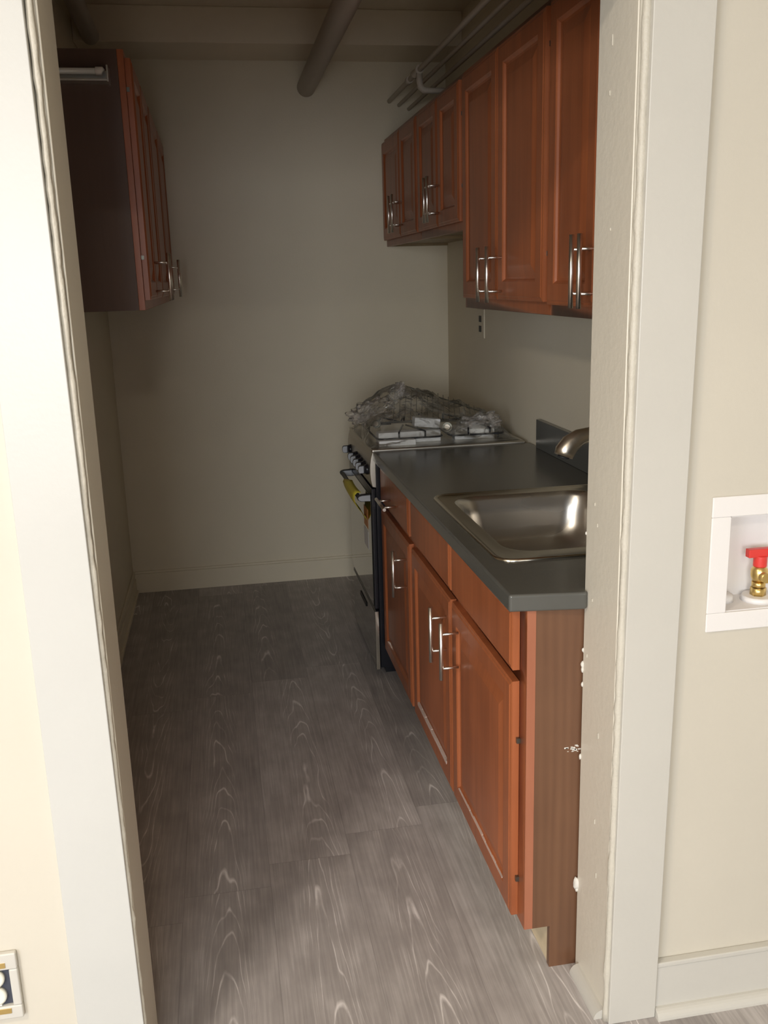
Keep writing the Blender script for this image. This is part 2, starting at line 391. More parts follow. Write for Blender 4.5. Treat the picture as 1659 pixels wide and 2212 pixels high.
# baseboards and quarter rounds
def base_y(name, x0, x1, y, s, h=.108):
    bm = boxes((x0, x1, min(y, y+s*.012), max(y, y+s*.012), 0, h-.012), (x0, x1, min(y, y+s*.008), max(y, y+s*.008), h-.012, h))
    return struct(name, bm, M_wallk if y > 1 else M_trim, bevel=.0015)
base_y('baseboard_back', XL, XR, YB, -1, .115)
struct('baseboard_left', boxes((XL, XL+.013, 1.2*0, YB-.012, 0, .08), (XL, XL+.009, 0, YB-.012, .08, .118), (XL, XL+.022, 0, YB-.012, 0, .018)), M_wallk, bevel=.0025)
struct('baseboard_front', boxes((.272, 1.7, -.175, WY0, 0, .118), (.272, 1.7, -.178, WY0, .118, .130)), M_trim, bevel=.0025)
def quarter(name, pts, nx, ny, r, mat):
    bm = bmesh.new(); n = 6; rings = []
    for (x, y) in pts:
        ring = [bm.verts.new((x, y, 0))]
        for k in range(n+1):
            a = math.pi/2*k/n
            ring.append(bm.verts.new((x+nx*r*math.cos(a), y+ny*r*math.cos(a), r*math.sin(a))))
        rings.append(ring)
    for a, b_ in zip(rings, rings[1:]):
        for j in range(len(a)):
            f = bm.faces.new([a[j], a[(j+1) % len(a)], b_[(j+1) % len(a)], b_[j]])
    bm.faces.new(rings[0]); bm.faces.new(rings[-1])
    return struct(name, bm, mat)
quarter('trim_8', [(.272, -.175), (1.7, -.175)], 0, -1, .021, M_trim)
quarter('trim_9', [(JR-.004, -.162), (JR-.004, -.02)], -1, 0, .022, M_trim)
# ceiling beam before the back wall
struct('trim_10', boxes((XL, XR, 2.706, YB, 2.555, ZC)), M_ceil, bevel=.004)

# ------------------------------------------------------------------ cabinets
def pmap(side, face):
    """right cabinets face -x, left cabinets face +x; (u,v,d) with d = depth behind the face"""
    if side == 'R': return lambda u, v, d: (face+d, u, v)
    return lambda u, v, d: (face-d, u, v)
def ring_panel(P, u0, u1, v0, v1, rings, th):
    bm = bmesh.new(); loops = []
    for (ins, d) in rings:
        loops.append([bm.verts.new(P(*q, d)) for q in ((u0+ins, v0+ins), (u1-ins, v0+ins), (u1-ins, v1-ins), (u0+ins, v1-ins))])
    back = [bm.verts.new(P(*q, th)) for q in ((u0, v0), (u1, v0), (u1, v1), (u0, v1))]
    loops.insert(0, back)
    for a, b_ in zip(loops, loops[1:]):
        for j in range(4): bm.faces.new([a[j], a[(j+1) % 4], b_[(j+1) % 4], b_[j]])
    bm.faces.new(loops[-1]); bm.faces.new(back)
    return bm
DOOR = [(0, .0045), (.0045, .0022), (.0085, .0022), (.0125, 0), (.052, 0), (.056, .003), (.060, .008), (.066, .009), (.096, .0025), (.100, .0022)]
FRONT = [(0, .0045), (.0045, .0022), (.0085, .0022), (.0125, 0), (.016, 0)]
def pull(P, parent, u, v0, v1, horiz=False, face_off=0):
    """bar handle with two posts; standoff .046"""
    bm = bmesh.new(); so = -.046
    if not horiz:
        tube(bm, [P(u, v0, so), P(u, v1, so)], .0058, 14)
        for v in (v0+(v1-v0)*.2, v1-(v1-v0)*.2): tube(bm, [P(u, v, so), P(u, v, .001)], .0034, 10)
    else:
        tube(bm, [P(v0, u, so), P(v1, u, so)], .0058, 14)
        for v in (v0+(v1-v0)*.2, v1-(v1-v0)*.2): tube(bm, [P(v, u, so), P(v, u, .001)], .0034, 10)
    o = link('handle', bm, M_nickel, parent); o['label'] = 'brushed nickel bar handle'
    return o
def hinge(P, parent, u, v):
    bm = bmesh.new(); a = P(u-.006, v-.006, .012); b_ = P(u+.006, v+.006, .024)
    box(bm, min(a[0], b_[0]), max(a[0], b_[0]), min(a[1], b_[1]), max(a[1], b_[1]), min(a[2], b_[2]), max(a[2], b_[2]))
    link('hinge', bm, M_wire, parent)
def frame_face(side, x_front, y0, y1, z0, z1, openings, st=.04, th=.019):
    """face frame slab with openings"""
    U = (y0, y1); bm = bmesh.new()
    s = 1 if side == 'R' else -1
    xa, xb = x_front, x_front+s*th
    us = sorted(set([y0, y1]+[o[k] for o in openings for k in (0, 1)])); vs = sorted(set([z0, z1]+[o[k] for o in openings for k in (2, 3)]))
    for i in range(len(us)-1):
        for j in range(len(vs)-1):
            cu, cv = (us[i]+us[i+1])/2, (vs[j]+vs[j+1])/2
            if any(o[0] < cu < o[1] and o[2] < cv < o[3] for o in openings): continue
            box(bm, min(xa, xb), max(xa, xb), us[i], us[i+1], vs[j], vs[j+1])
    bmesh.ops.remove_doubles(bm, verts=bm.verts[:], dist=.0001)
    # drop internal faces
    seen = {}
    for f in bm.faces:
        k = tuple(sorted(v.index for v in f.verts)); seen.setdefault(k, []).append(f)
    dead = [f for l in seen.values() if len(l) > 1 for f in l]
    bmesh.ops.delete(bm, geom=dead, context='FACES_ONLY')
    return bm
bpy.context.view_layer.update()

def wall_cabinet(side, xf, xw, y0, y1, z0, z1, gap, label, handles, hz, door_lo, door_hi, m0=.016, m1=.016, side_mat=None, hinges=()):
    s = 1 if side == 'R' else -1
    t = thing('wall_cabinet', label, 'cabinet', ((xf+xw)/2, (y0+y1)/2, z0))
    a, b_ = sorted((xf+s*.019, xw))
    link('carcass', boxes((a, b_, y0, y0+.014, z0, z1), (a, b_, y1-.014, y1, z0, z1), (a, b_, y0+.014, y1-.014, z0+.012, z0+.026),
                          (a, b_, y0+.014, y1-.014, z1-.016, z1), *([(xw-.006, xw, y0+.014, y1-.014, z0+.026, z1-.016)] if side == 'R' else [(xw, xw+.006, y0+.014, y1-.014, z0+.026, z1-.016)])),
         side_mat or M_under, t)
    link('face_frame', frame_face(side, xf, y0, y1, z0, z1, [(y0+.038, y1-.038, z0+.045, z1-.045)]), M_cherry, t, bevel=.0012)
    P = pmap(side, xf-s*.020)
    for k, (u0, u1) in enumerate(((y0+m0, gap-.004), (gap+.004, y1-m1))):
        d = link('door', ring_panel(P, u0, u1, door_lo, door_hi, DOOR, .0195), M_cherry, t)
        pull(P, d, handles[k], hz[0], hz[1])
        for v in hinges:
            hinge(P, d, u0 if k == 0 else u1, v)
    return t
ZU0, ZU1 = 1.4425, 2.205
XU = .3155
wall_cabinet('R', XU, XR, .001, .652, ZU0, ZU1, .315, 'tall reddish brown wall cabinet above the sink, nearest to the doorway', (.291, .339), (1.470, 1.632), 1.471, ZU1-.02, hinges=(1.6, 2.1))
wall_cabinet('R', XU, XR, .652, 1.512, ZU0, ZU1, 1.075, 'tall reddish brown wall cabinet between the nearest one and the short ones', (1.022, 1.122), (1.470, 1.632), 1.477, ZU1-.02, m1=.03, hinges=(1.6, 2.1))
wall_cabinet('R', XU, XR, 1.512, 2.212, 1.704, ZU1, 1.845, 'short wall cabinet above the stove, joining the tall cabinets', (1.811, 1.866), (1.748, 1.910), 1.733, ZU1-.02, hinges=(1.85, 2.08))
wall_cabinet('R', XU, XR, 2.212, 3.028, 1.704, ZU1, 2.575, 'short wall cabinet in the far corner against the back wall', (2.521, 2.602), (1.748, 1.910), 1.733, ZU1-.02, hinges=(1.85, 2.08))
XF_L = -.759
wall_cabinet('L', XF_L, XL, 1.25, 1.95, 1.475, ZU1, 1.585, 'wall cabinet on the left wall showing its dark plain side to the doorway', (1.535, 1.635), (1.498, 1.652), 1.505, ZU1-.02, side_mat=M_side_l, hinges=(1.63, 2.1))
wall_cabinet('L', XF_L, XL, 1.95, 3.028, 1.475, ZU1, 2.5, 'wall cabinet on the left wall, deeper in, reaching the back wall', (2.465, 2.535), (1.498, 1.652), 1.505, ZU1-.02, side_mat=M_side_l, hinges=(1.63, 2.1))

# base cabinets
XB, TK, TH = .041, .061, .109          # face frame front, toe kick depth and height
ZB = .876; XFD = .021
YE = .0075
def base_cabinet(y0, y1, label, doors, fronts, side0=False):
    t = thing('base_cabinet', label, 'cabinet', ((XB+XR)/2, (y0+y1)/2, 0))
    bm = boxes((XB+.019, XR-.004, y1-.016, y1, TH, ZB), (XB+.019, XR-.004, y0+.016, y1-.016, TH, TH+.016), (XR-.010, XR-.004, y0+.016, y1-.016, TH+.016, ZB))
    link('carcass', bm, M_raw, t)
    bm = bmesh.new()
    prism(bm, [(XB+.019, TH), (XB+TK, TH), (XB+TK, 0), (XR-.004, 0), (XR-.004, ZB), (XB+.019, ZB)], 'y', y0, y0+.016)
    sp = link('side_panel', bm, M_side, t); sp['label'] = 'plain brown wood-grain side panel'
    if side0:
        # smudge of plaster on the panel
        b2 = bmesh.new()
        for k in range(14):
            x = .150+random.gauss(0, .010); z = .545+random.gauss(0, .006); s_ = random.uniform(.0008, .003)
            box(b2, x-s_*1.6, x+s_*1.6, y0-.0006, y0+.0004, z-s_*.6, z+s_*.6)
        link('plaster_smudge', b2, M_plaster, sp)
    link('toe_kick', boxes((XB+TK+.001, XB+TK+.013, y0+.0165, y1, .002, TH)), M_raw, t)
    ops = [(u0+.022, u1-.022, v0+.022, v1-.022) for (u0, u1, v0, v1, *_r) in doors+fronts]
    ff = link('face_frame', frame_face('R', XB, y0, y1, TH, ZB, ops), M_cherry, t, bevel=.0012)
    if side0:
        e = link('frame_edge', boxes((XB+.0004, XB+.0195, y0-.0012, y0+.0006, TH+.001, ZB-.001)), M_cherry_e, t); e['label'] = 'paler exposed end of the front frame'
    P = pmap('R', XFD)
    out = []
    for (u0, u1, v0, v1, hu, hs) in doors:
        d = link('door', ring_panel(P, u0, u1, v0, v1, DOOR, .0195), M_cherry, t)
        pull(P, d, hu, .507, .668); out.append(d)
        if hs is not None:
            for v in (.56, .215): hinge(P, d, hs, v)
    for (u0, u1, v0, v1, h) in fronts:
        d = link('drawer' if h else 'false_front', ring_panel(P, u0, u1, v0, v1, FRONT, .0195), M_cherry, t)
        if h: pull(P, d, h[0], h[1], h[2], horiz=True)
    return t, out
s1, d1 = base_cabinet(YE, 1.142, 'wide sink base cabinet with two doors, nearest to the doorway',
                  [(.052, .582, TH+.008, .698, .508, .050), (.598, 1.118, TH+.008, .698, .632, None)],
                  [(.052, .582, .724, .862, None), (.598, 1.118, .724, .862, None)], True)
s2, d2 = base_cabinet(1.142, 1.7034, 'narrower base cabinet with one drawer above one door, beside the stove',
                  [(1.160, 1.690, TH+.008, .698, 1.150+.045, None)], [(1.160, 1.690, .724, .862, (.776, 1.335, 1.505))])
def scrape(d, y0, y1, z0, z1, seed):
    random.seed(seed); bm = bmesh.new(); n = 14
    for k in range(n):
        a = y0+(y1-y0)*k/n; b_ = y0+(y1-y0)*(k+1)/n
        dz = random.uniform(-.001, .001)
        box(bm, XFD+.0005, XFD+.0072, a, b_, z0+dz, z1+dz)
    link('worn_strip', bm, M_scrape, d)
scrape(d1[1], .66, 1.06, .170, .181, 3)
scrape(d1[0], .115, .52, .1715, .1745, 4)

# ------------------------------------------------------------------ worktop, sink, faucet
YC = 1.7034; ZT = .914
SX0, SX1, SY0, SY1 = .072, .535, .262, .878      # hole
def worktop():
    bm = bmesh.new()
    outer = [(0, .0), (.142, -.020), (.1615, -.021), (.1615, .002), (.60, .002), (.606, .002), (XR-.002, .002), (XR-.002, YC), (0, YC)]
    inner = [(SX0, SY0), (SX1, SY0), (SX1, SY1), (SX0, SY1)]
    eds = []
    for poly in (outer, inner):
        vs = [bm.verts.new((x, y, ZB)) for x, y in poly]
        for k in range(len(vs)): eds.append(bm.edges.new((vs[k], vs[(k+1) % len(vs)])))
    bmesh.ops.triangle_fill(bm, edges=eds, use_beauty=True, use_dissolve=False)
    r = bmesh.ops.extrude_face_region(bm, geom=bm.faces[:])
    bmesh.ops.translate(bm, vec=(0, 0, ZT-ZB), verts=[g for g in r['geom'] if isinstance(g, bmesh.types.BMVert)])
    bmesh.ops.dissolve_limit(bm, angle_limit=.01, verts=bm.verts[:], edges=bm.edges[:])
    return link('worktop', bm, M_counter, None, bevel=.006, seg=3)
tag(worktop(), 'dark grey laminate worktop holding the sink, on the base cabinets', 'countertop')
bs = link('backsplash', boxes((XR-.021, XR-.001, .022, 1.587, ZT, 1.022)), M_counter, None, bevel=.002)
tag(bs, 'long dark grey upstand along the right wall behind the sink', 'backsplash')
ss = link('backsplash', boxes((.184, XR-.022, .004, .022, ZT, 1.018)), M_counter, None, bevel=.0015)
tag(ss, 'short dark upstand at the worktop end beside the doorway jamb', 'backsplash')
# chips at the worktop corner
for (x, y, z) in ((.1405, -.0175, ZT-.0005), (.160, -.0195, ZT-.004)):
    pass

def rrect(x0, x1, y0, y1, r, n=7):
    pts = []
    for cx, cy, a0 in ((x1-r, y1-r, 0), (x0+r, y1-r, 90), (x0+r, y0+r, 180), (x1-r, y0+r, 270)):
        for k in range(n+1):
            a = math.radians(a0+90*k/n); pts.append((cx+r*math.cos(a), cy+r*math.sin(a)))
    return pts
def loft(bm, loops, close=False):
    L_ = [[bm.verts.new(p) for p in l] for l in loops]
    for a, b_ in zip(L_, L_[1:]):
        n = len(a)
        for j in range(n):
            f = bm.faces.new([a[j], a[(j+1) % n], b_[(j+1) % n], b_[j]]); f.smooth = True
    return L_
sink = thing('kitchen_sink', 'stainless steel single bowl sink set into the dark worktop', 'sink', (.31, .56, ZT))
bm = bmesh.new()
FX0, FX1, FY0, FY1 = .045, .592, .218, .912
loops = []
for ins, z, r in ((0, ZT+.0005, .045), (.001, ZT+.003, .045), (.006, ZT+.0045, .04), (.010, ZT+.0035, .038)):
    loops.append([(x, y, z) for x, y in rrect(FX0+ins, FX1-ins, FY0+ins, FY1-ins, r)])
BX0, BX1, BY0, BY1 = .092, .515, .285, .858
for ins, z, r in ((-.012, ZT+.0032, .075), (-.004, ZT+.0025, .075), (0, ZT-.001, .075), (.006, ZT-.012, .075), (.012, ZT-.05, .078), (.018, ZT-.09, .08), (.028, ZT-.122, .085), (.045, ZT-.142, .085), (.075, ZT-.152, .07), (.12, ZT-.156, .05)):
    loops.append([(x, y, z) for x, y in rrect(BX0+ins, BX1-ins, BY0+ins, BY1-ins, r)])
LL = loft(bm, loops[5:])
bm.faces.new(LL[-1])
link('bowl', bm, M_steel, sink, smooth=True)
bm = bmesh.new(); loft(bm, loops[:6]); link('deck', bm, M_deck, sink, smooth=True)
bm = bmesh.new()
lp = []
for ins, z in ((-.0015, ZT+.0005), (-.001, ZT+.0042), (.002, ZT+.0055), (.005, ZT+.0042)):
    lp.append([(x, y, z) for x, y in rrect(FX0+ins, FX1-ins, FY0+ins, FY1-ins, .046)])
loft(bm, lp); link('rim', bm, M_rim, sink, smooth=True)
bm = bmesh.new(); tube(bm, [(.31, .57, ZT-.156), (.31, .57, ZT-.153)], .045, 28); tube(bm, [(.31, .57, ZT-.153), (.31, .57, ZT-.1515)], .03, 28)
link('drain', bm, M_rim, sink)

fa = thing('faucet', 'brushed nickel faucet with a low curved spout over the sink', 'faucet', (.555, .60, ZT+.004))
bm = bmesh.new()
path = [(.553, .60, .975), (.548, .60, 1.030), (.530, .60, 1.078), (.495, .598, 1.112), (.455, .596, 1.128), (.415, .593, 1.132), (.378, .590, 1.124), (.352, .588, 1.108), (.338, .586, 1.090), (.333, .585, 1.077)]
tube(bm, path, [.022, .021, .0195, .018, .018, .0195, .023, .0265, .0275, .0255], 20)
link('spout', bm, M_faucet, fa, smooth=False)
bm = bmesh.new(); tube(bm, [(.553, .60, ZT+.004), (.553, .60, ZT+.012), (.553, .60, .98)], [.030, .025, .022], 24)
link('base', bm, M_faucet, fa)
bm = bmesh.new(); tube(bm, [(.553, .60, .985), (.553, .60, 1.045), (.551, .60, 1.056)], [.0245, .023, .012], 24); tube(bm, [(.556, .60, 1.05), (.575, .575, 1.075), (.590, .545, 1.092)], [.008, .007, .009], 12)
link('lever', bm, M_faucet, fa)
bm = bmesh.new(); tube(bm, [(.3335, .585, 1.0772), (.3325, .585, 1.0735)], .0165, 20)
link('aerator', bm, M_blackm, fa)

# ------------------------------------------------------------------ stove
SY0_, SY1_ = 1.7085, 2.318
stv = thing('stove', 'freestanding gas stove with black sides and silver front knobs beyond the worktop', 'stove', (.3, (SY0_+SY1_)/2, 0))
link('body', boxes((.008, .600, SY0_, SY1_, .03, .905), (.03, .58, SY0_+.02, SY1_-.02, 0, .03)), M_black, stv, bevel=.002)
bm = boxes((-.004, .604, SY0_-.002, SY1_, .905, .922)); link('cooktop', bm, M_stsil, stv, bevel=.006, seg=3)
bm = bmesh.new()
prism(bm, [(.010, .908), (-.002, .9085), (-.0085, .885), (-.012, .86), (-.0125, .83), (-.010, .80), (-.005, .776), (.010, .772)], 'y', SY0_-.0015, SY1_)
link('control_panel', bm, M_stsil, stv, bevel=.002)
dr = link('oven_door', boxes((-.010, .008, SY0_+.002, SY1_-.004, .280, .768)), M_black, stv, bevel=.003)
link('glass', boxes((-.0125, -.010, SY0_+.014, SY1_-.014, .290, .735)), M_glass, dr, bevel=.001)
bm = bmesh.new()
tube(bm, [(-.052, SY0_+.035, .728), (-.052, SY1_-.07, .728)], .0085, 14)
h = link('handle', bm, M_blackm, dr)
for yy in (SY0_+.020, SY1_-.085):
    bm = bmesh.new()
    prism(bm, [(-.010, .714), (-.048, .716), (-.060, .722), (-.063, .730), (-.058, .738), (-.045, .742), (-.010, .744)], 'y', yy, yy+.022)
    link('bracket', bm, M_blackm, h, bevel=.002)
    bm = bmesh.new()
    prism(bm, [(-.012, .717), (-.047, .7185), (-.056, .723), (-.059, .730), (-.055, .736), (-.044, .739), (-.012, .740)], 'y', yy-.002, yy+.001)
    link('end_cap', bm, M_grip, h)
dd = link('drawer', boxes((-.008, .008, SY0_+.002, SY1_-.004, .022, .272)), M_black, stv, bevel=.003)
link('face', boxes((-.010, -.008, SY0_+.010, SY1_-.012, .030, .264)), M_glass, dd)
link('edge_trim', boxes((-.0105, .004, SY0_-.0015, SY0_+.002, .024, .270)), M_rim, dd, bevel=.0006)
link('grip', boxes((-.014, -.010, 1.93, 2.09, .215, .235)), M_blackm, dd, bevel=.002)
for k, yk in enumerate((1.762, 1.834, 1.906, 1.978, 2.050, 2.225)):
    z = .836
    bm = bmesh.new(); tube(bm, [(-.010, yk, z), (-.020, yk, z), (-.026, yk, z)], [.021, .020, .0165], 20)
    kb = link('knob', bm, M_black, stv)
    bm = bmesh.new(); prism(bm, [(-.024, z-.016), (-.046, z-.015), (-.050, z-.009), (-.051, z), (-.050, z+.010), (-.046, z+.016), (-.024, z+.017)], 'y', yk-.006, yk+.006)
    g = link('grip', bm, M_black, kb, bevel=.002)
    bm = bmesh.new(); prism(bm, [(-.030, z-.013), (-.0455, z-.0135), (-.0495, z-.008), (-.0503, z), (-.0493, z+.009), (-.0455, z+.0135), (-.030, z+.014)], 'y', yk-.0072, yk+.0072)
    link('insert', bm, M_grip, kb)
# papers on the door
ys = link('energy_label', bmesh.new(), M_yellow)
bpy.data.objects.remove(ys)
bm = bmesh.new(); n = 10; prof = [(-.040, .742), (-.056, .742), (-.064, .733), (-.065, .715), (-.060, .695), (-.050, .675), (-.036, .655), (-.022, .638), (-.015, .622)]
cols = [(1.775, 2.02), (1.775, 2.04), (1.778, 2.10), (1.79, 2.13), (1.80, 2.13), (1.80, 2.09), (1.80, 2.02), (1.80, 1.95), (1.805, 1.89)]
gr = []
for (x, z), (ya, yb) in zip(prof, cols):
    gr.append([bm.verts.new((x-.004*math.sin(j/6*math.pi), ya+(yb-ya)*j/6, z)) for j in range(7)])
for a, b_ in zip(gr, gr[1:]):
    for j in range(6): bm.faces.new([a[j], a[j+1], b_[j+1], b_[j]])
o = link('paper_label', bm, M_yellow, None, smooth=True); sm = o.modifiers.new('solid', 'SOLIDIFY'); sm.thickness = .0004
tag(o, 'yellow paper label hanging over the oven door handle', 'label')
link('sticker', boxes((-.0132, -.0126, 1.80, 1.90, .585, .665)), M_orange, dr)['label'] = 'orange sticker on the oven glass'
link('sticker', boxes((-.0132, -.0126, 1.80, 1.91, .500, .575)), M_white, dr)['label'] = 'white sticker on the oven glass'

# ------------------------------------------------------------------ things on the stove, in plastic
ZS = .922
def block(name, cx, cy, z0, sx, sy, sz, rz, mat, label, cat, group=None, tilt=(0, 0)):
    bm = bmesh.new(); box(bm, -sx/2, sx/2, -sy/2, sy/2, 0, sz)
    bmesh.ops.transform(bm, matrix=Matrix.Translation((cx, cy, z0)) @ Matrix.Rotation(rz, 4, 'Z') @ Matrix.Rotation(tilt[0], 4, 'X') @ Matrix.Rotation(tilt[1], 4, 'Y'), verts=bm.verts[:])
    o = link(name, bm, mat, None, bevel=.003); return tag(o, label, cat, group)
block('foam_block', .165, 1.835, ZS, .25, .055, .044, .02, M_foam, 'long white foam block behind the front bar of the left burner grate', 'foam block')
block('foam_block', .105, 1.765, ZS, .145, .030, .022, 0, M_foam, 'low white foam strip at the front edge of the stove top', 'foam block')
block('foam_block', .43, 1.84, ZS, .16, .06, .040, -.05, M_foam, 'white foam block near the wall under the cloudy film', 'foam block')
block('small_box', .237, 1.845, ZS+.054, .105, .045, .036, .05, M_white, 'small tilted white carton on top of the long foam block', 'box', tilt=(0, .12))
def grate(cx, cy, sx, sy, label):
    t = thing('burner_grate', label, 'burner grate', (cx, cy, ZS))
    z = ZS+.022
    pts = [(x, y, z) for x, y in rrect(cx-sx/2, cx+sx/2, cy-sy/2, cy+sy/2, .03, 5)]; pts.append(pts[0]); pts.append(pts[1])
    bm = bmesh.new(); tube(bm, pts, .0038, 8, False); link('frame', bm, M_black, t)
    for (a, b_, c, d) in ((-.18, -.5, 0, -.12), (.22, -.5, .05, -.12), (-.18, .5, 0, .12), (.22, .5, .05, .12), (-.5, 0, -.15, 0), (.5, 0, .18, 0)):
        bm = bmesh.new(); tube(bm, [(cx+a*sx, cy+b_*sy, z), (cx+a*sx, cy+b_*sy, z+.024), (cx+(a*.8+c*.2)*sx, cy+(b_*.8+d*.2)*sy, z+.026), (cx+c*sx, cy+d*sy, z+.027)], .0036, 8)
        link('finger', bm, M_black, t)
    for (a, b_) in ((-.42, -.42), (.42, -.42), (-.42, .42), (.42, .42)):
        bm = bmesh.new(); tube(bm, [(cx+a*sx, cy+b_*sy, ZS), (cx+a*sx, cy+b_*sy, z)], .004, 8); link('foot', bm, M_black, t)
grate(.165, 2.00, .26, .43, 'black wire burner grate on the left half of the stove top')
grate(.435, 2.00, .22, .43, 'black wire burner grate on the wall side of the stove top')
def ringcap(x, y, z, r, label):
    t = thing('metal_burner_disc', label, 'burner disc', (x, y, z))
    n = Vector((-.35, -.9, .25)).normalized(); p = Vector((x, y, z))
    bm = bmesh.new(); tube(bm, [p, p+n*.006], [r, r*.96], 24); link('disc', bm, M_wire, t)
    bm = bmesh.new(); tube(bm, [p+n*.006, p+n*.010], [r*.62, r*.55], 20); link('ring', bm, M_stsil, t)
ringcap(.318, 1.812, ZS+.052, .020, 'round metal burner disc standing on edge right of the small carton')
ringcap(.055, 1.93, ZS+.062, .018, 'round metal burner disc at the left end of the grates')
# wire oven rack leaning in the bag
rk = thing('oven_rack', 'wire oven rack leaning inside the plastic bag, its prongs along the top', 'oven rack', (.3, 1.95, ZS))
A, B, Cc, D = Vector((.165, 2.08, 1.128)), Vector((.545, 2.08, .985)), Vector((.50, 1.86, .985)), Vector((.11, 1.86, 1.000))
bm = bmesh.new(); tube(bm, [A, B, Cc, D, A, B], .003, 8, False); link('frame', bm, M_wire, rk)
bm = bmesh.new(); nw = 17
for k in range(1, nw):
    t = k/nw; p = A.lerp(B, t); q = D.lerp(Cc, t)
    e = (p-q).normalized(); pk = p+e*.006+Vector((0, 0, .014 if k > 6 else 0))
    tube(bm, [q, p, pk], .0011, 6)
link('wires', bm, M_wire, rk)
# film
from mathutils import noise
def hfield():
    ctrl = [(.00, 1.74, .93), (.10, 1.74, .945), (.25, 1.735, .94), (.40, 1.74, .935), (.56, 1.75, .93), (.02, 1.85, 1.0), (.10, 1.86, 1.03), (.22, 1.86, 1.03), (.35, 1.86, 1.00), (.47, 1.86, .99), (.57, 1.86, .945),
            (.02, 2.0, 1.05), (.15, 2.03, 1.13), (.27, 2.03, 1.10), (.40, 2.04, 1.05), (.50, 2.04, 1.01), (.58, 2.0, .95), (.0, 2.26, .93), (.15, 2.26, .95), (.3, 2.26, .95), (.45, 2.26, .94), (.58, 2.25, .93), (.15, 2.15, 1.08), (.4, 2.15, 1.02)]
    nx, ny = 64, 54; bm = bmesh.new(); g = []
    for i in range(nx+1):
        row = []
        for j in range(ny+1):
            x = -.005+.59*i/nx; y = 1.728+.56*j/ny
            sw = sz = 0
            for cx, cy, cz in ctrl:
                wgt = 1/((x-cx)**2+(y-cy)**2+.0004)**1.8; sw += wgt; sz += wgt*cz
            z = sz/sw
            e = min(i, nx-i, j*1.0, ny-j)/5.0
            rn = abs(noise.noise(Vector((x*10, y*10, 1))))*1.3 + .35*abs(noise.noise(Vector((x*26, y*26, 4)))) 
            z += (rn-.35)*.030
            z = ZS+.002+(z-ZS)*min(1, max(0, e)**.5)
            dx = noise.noise(Vector((x*15, y*15, 9)))*.014; dy = noise.noise(Vector((x*15, y*15, 19)))*.014
            if j == 0: dy = abs(dy)*.5
            row.append(bm.verts.new((x+dx, max(1.722, y+dy), max(z, ZS+.0012))))
        g.append(row)
    for i in range(nx):
        for j in range(ny): bm.faces.new([g[i][j], g[i+1][j], g[i+1][j+1], g[i][j+1]])
    return bm
bag = thing('plastic_bag', 'crumpled clear plastic bag wrapped over the loose stove parts', 'plastic bag', (.29, 2.0, ZS))
link('sheet', hfield(), M_film, bag, smooth=True)
def crumple(c, rad, seed, mat, name, stretch, amp=.35):
    bm = bmesh.new(); bmesh.ops.create_icosphere(bm, subdivisions=5, radius=1)
    for v in bm.verts:
        d = v.co.normalized()
        k = 1+amp*(abs(noise.noise(d*2.2+Vector((seed, 0, 0))))*1.6-.5)+amp*.5*(abs(noise.noise(d*5+Vector((0, seed, 0))))-.2)
        p = Vector((d.x*stretch[0], d.y*stretch[1], d.z*stretch[2]))*k*rad
        p.x -= .35*max(0, -d.x)*rad; p.z += .5*d.x*rad*stretch[2]
        v.co = Vector(c)+p
        v.co.z = max(v.co.z, ZS+.002)
    return link(name, bm, mat, bag, smooth=True)
crumple((.055, 1.955, 1.035), .075, 3.1, M_film2, 'twisted_neck', (1.1, .8, .62), .5)
crumple((.45, 1.84, .972), .07, 8.4, M_film2, 'cloudy_fold', (1.35, .7, .62), .4)
crumple((.155, 1.985, 1.105), .032, 5.4, M_film2, 'gathered_tip', (.9, .7, 1.0), .45)

# ------------------------------------------------------------------ ceiling pipes
def bigpipe(pts, r, label, mat=M_duct):
    bm = bmesh.new(); tube(bm, pts, r, 28); o = link('ceiling_pipe', bm, mat, None); return tag(o, label, 'pipe')
bigpipe([(-.055, .002, 2.44), (-.055, YB-.001, 2.44)], .043, 'thick painted pipe running under the ceiling beam into the back wall')
bigpipe([(-.990, .002, 2.655), (-.990, 2.704, 2.575)], .036, 'thick painted pipe close to the ceiling above the left wall cabinet')
wp = thing('water_pipe', 'slim painted water pipe with an elbow above the right wall cabinets', 'pipe', (.345, 1.5, 2.38))
bm = bmesh.new(); tube(bm, [(.338, .002, 2.372), (.345, YB-.001, 2.380)], .0105, 14); link('tube', bm, M_pipe, wp)
bm = bmesh.new(); tube(bm, [(.343, 2.32, 2.379), (.343, 2.345, 2.379), (.343, 2.35, 2.379), (.343, 2.40, 2.379), (.343, 2.405, 2.379), (.343, 2.43, 2.379)], [.017, .017, .015, .015, .017, .017], 16); link('tee_fitting', bm, M_pipe, wp)
bm = bmesh.new(); tube(bm, [(.343, 2.335, 2.375), (.343, 2.330, 2.335), (.347, 2.328, 2.312), (.360, 2.325, 2.300), (.385, 2.32, 2.297), (.48, 2.32, 2.297)], [.013, .013, .014, .014, .012, .011], 14); link('elbow', bm, M_pipe, wp)
bm = bmesh.new(); tube(bm, [(.343, 2.52, 2.379), (.343, 2.56, 2.379)], .0155, 16); link('coupling', bm, M_pipe, wp)
for (x, z, r, lab) in ((.392, 2.362, .0085, 'slim painted pipe just behind the pipe with the elbow'), (.440, 2.345, .0085, 'slim painted pipe nearest to the wall above the right cabinets')):
    bm = bmesh.new(); tube(bm, [(x, .002, z), (x, YB-.001, z)], r, 12); tag(link('water_pipe', bm, M_pipe), lab, 'pipe')

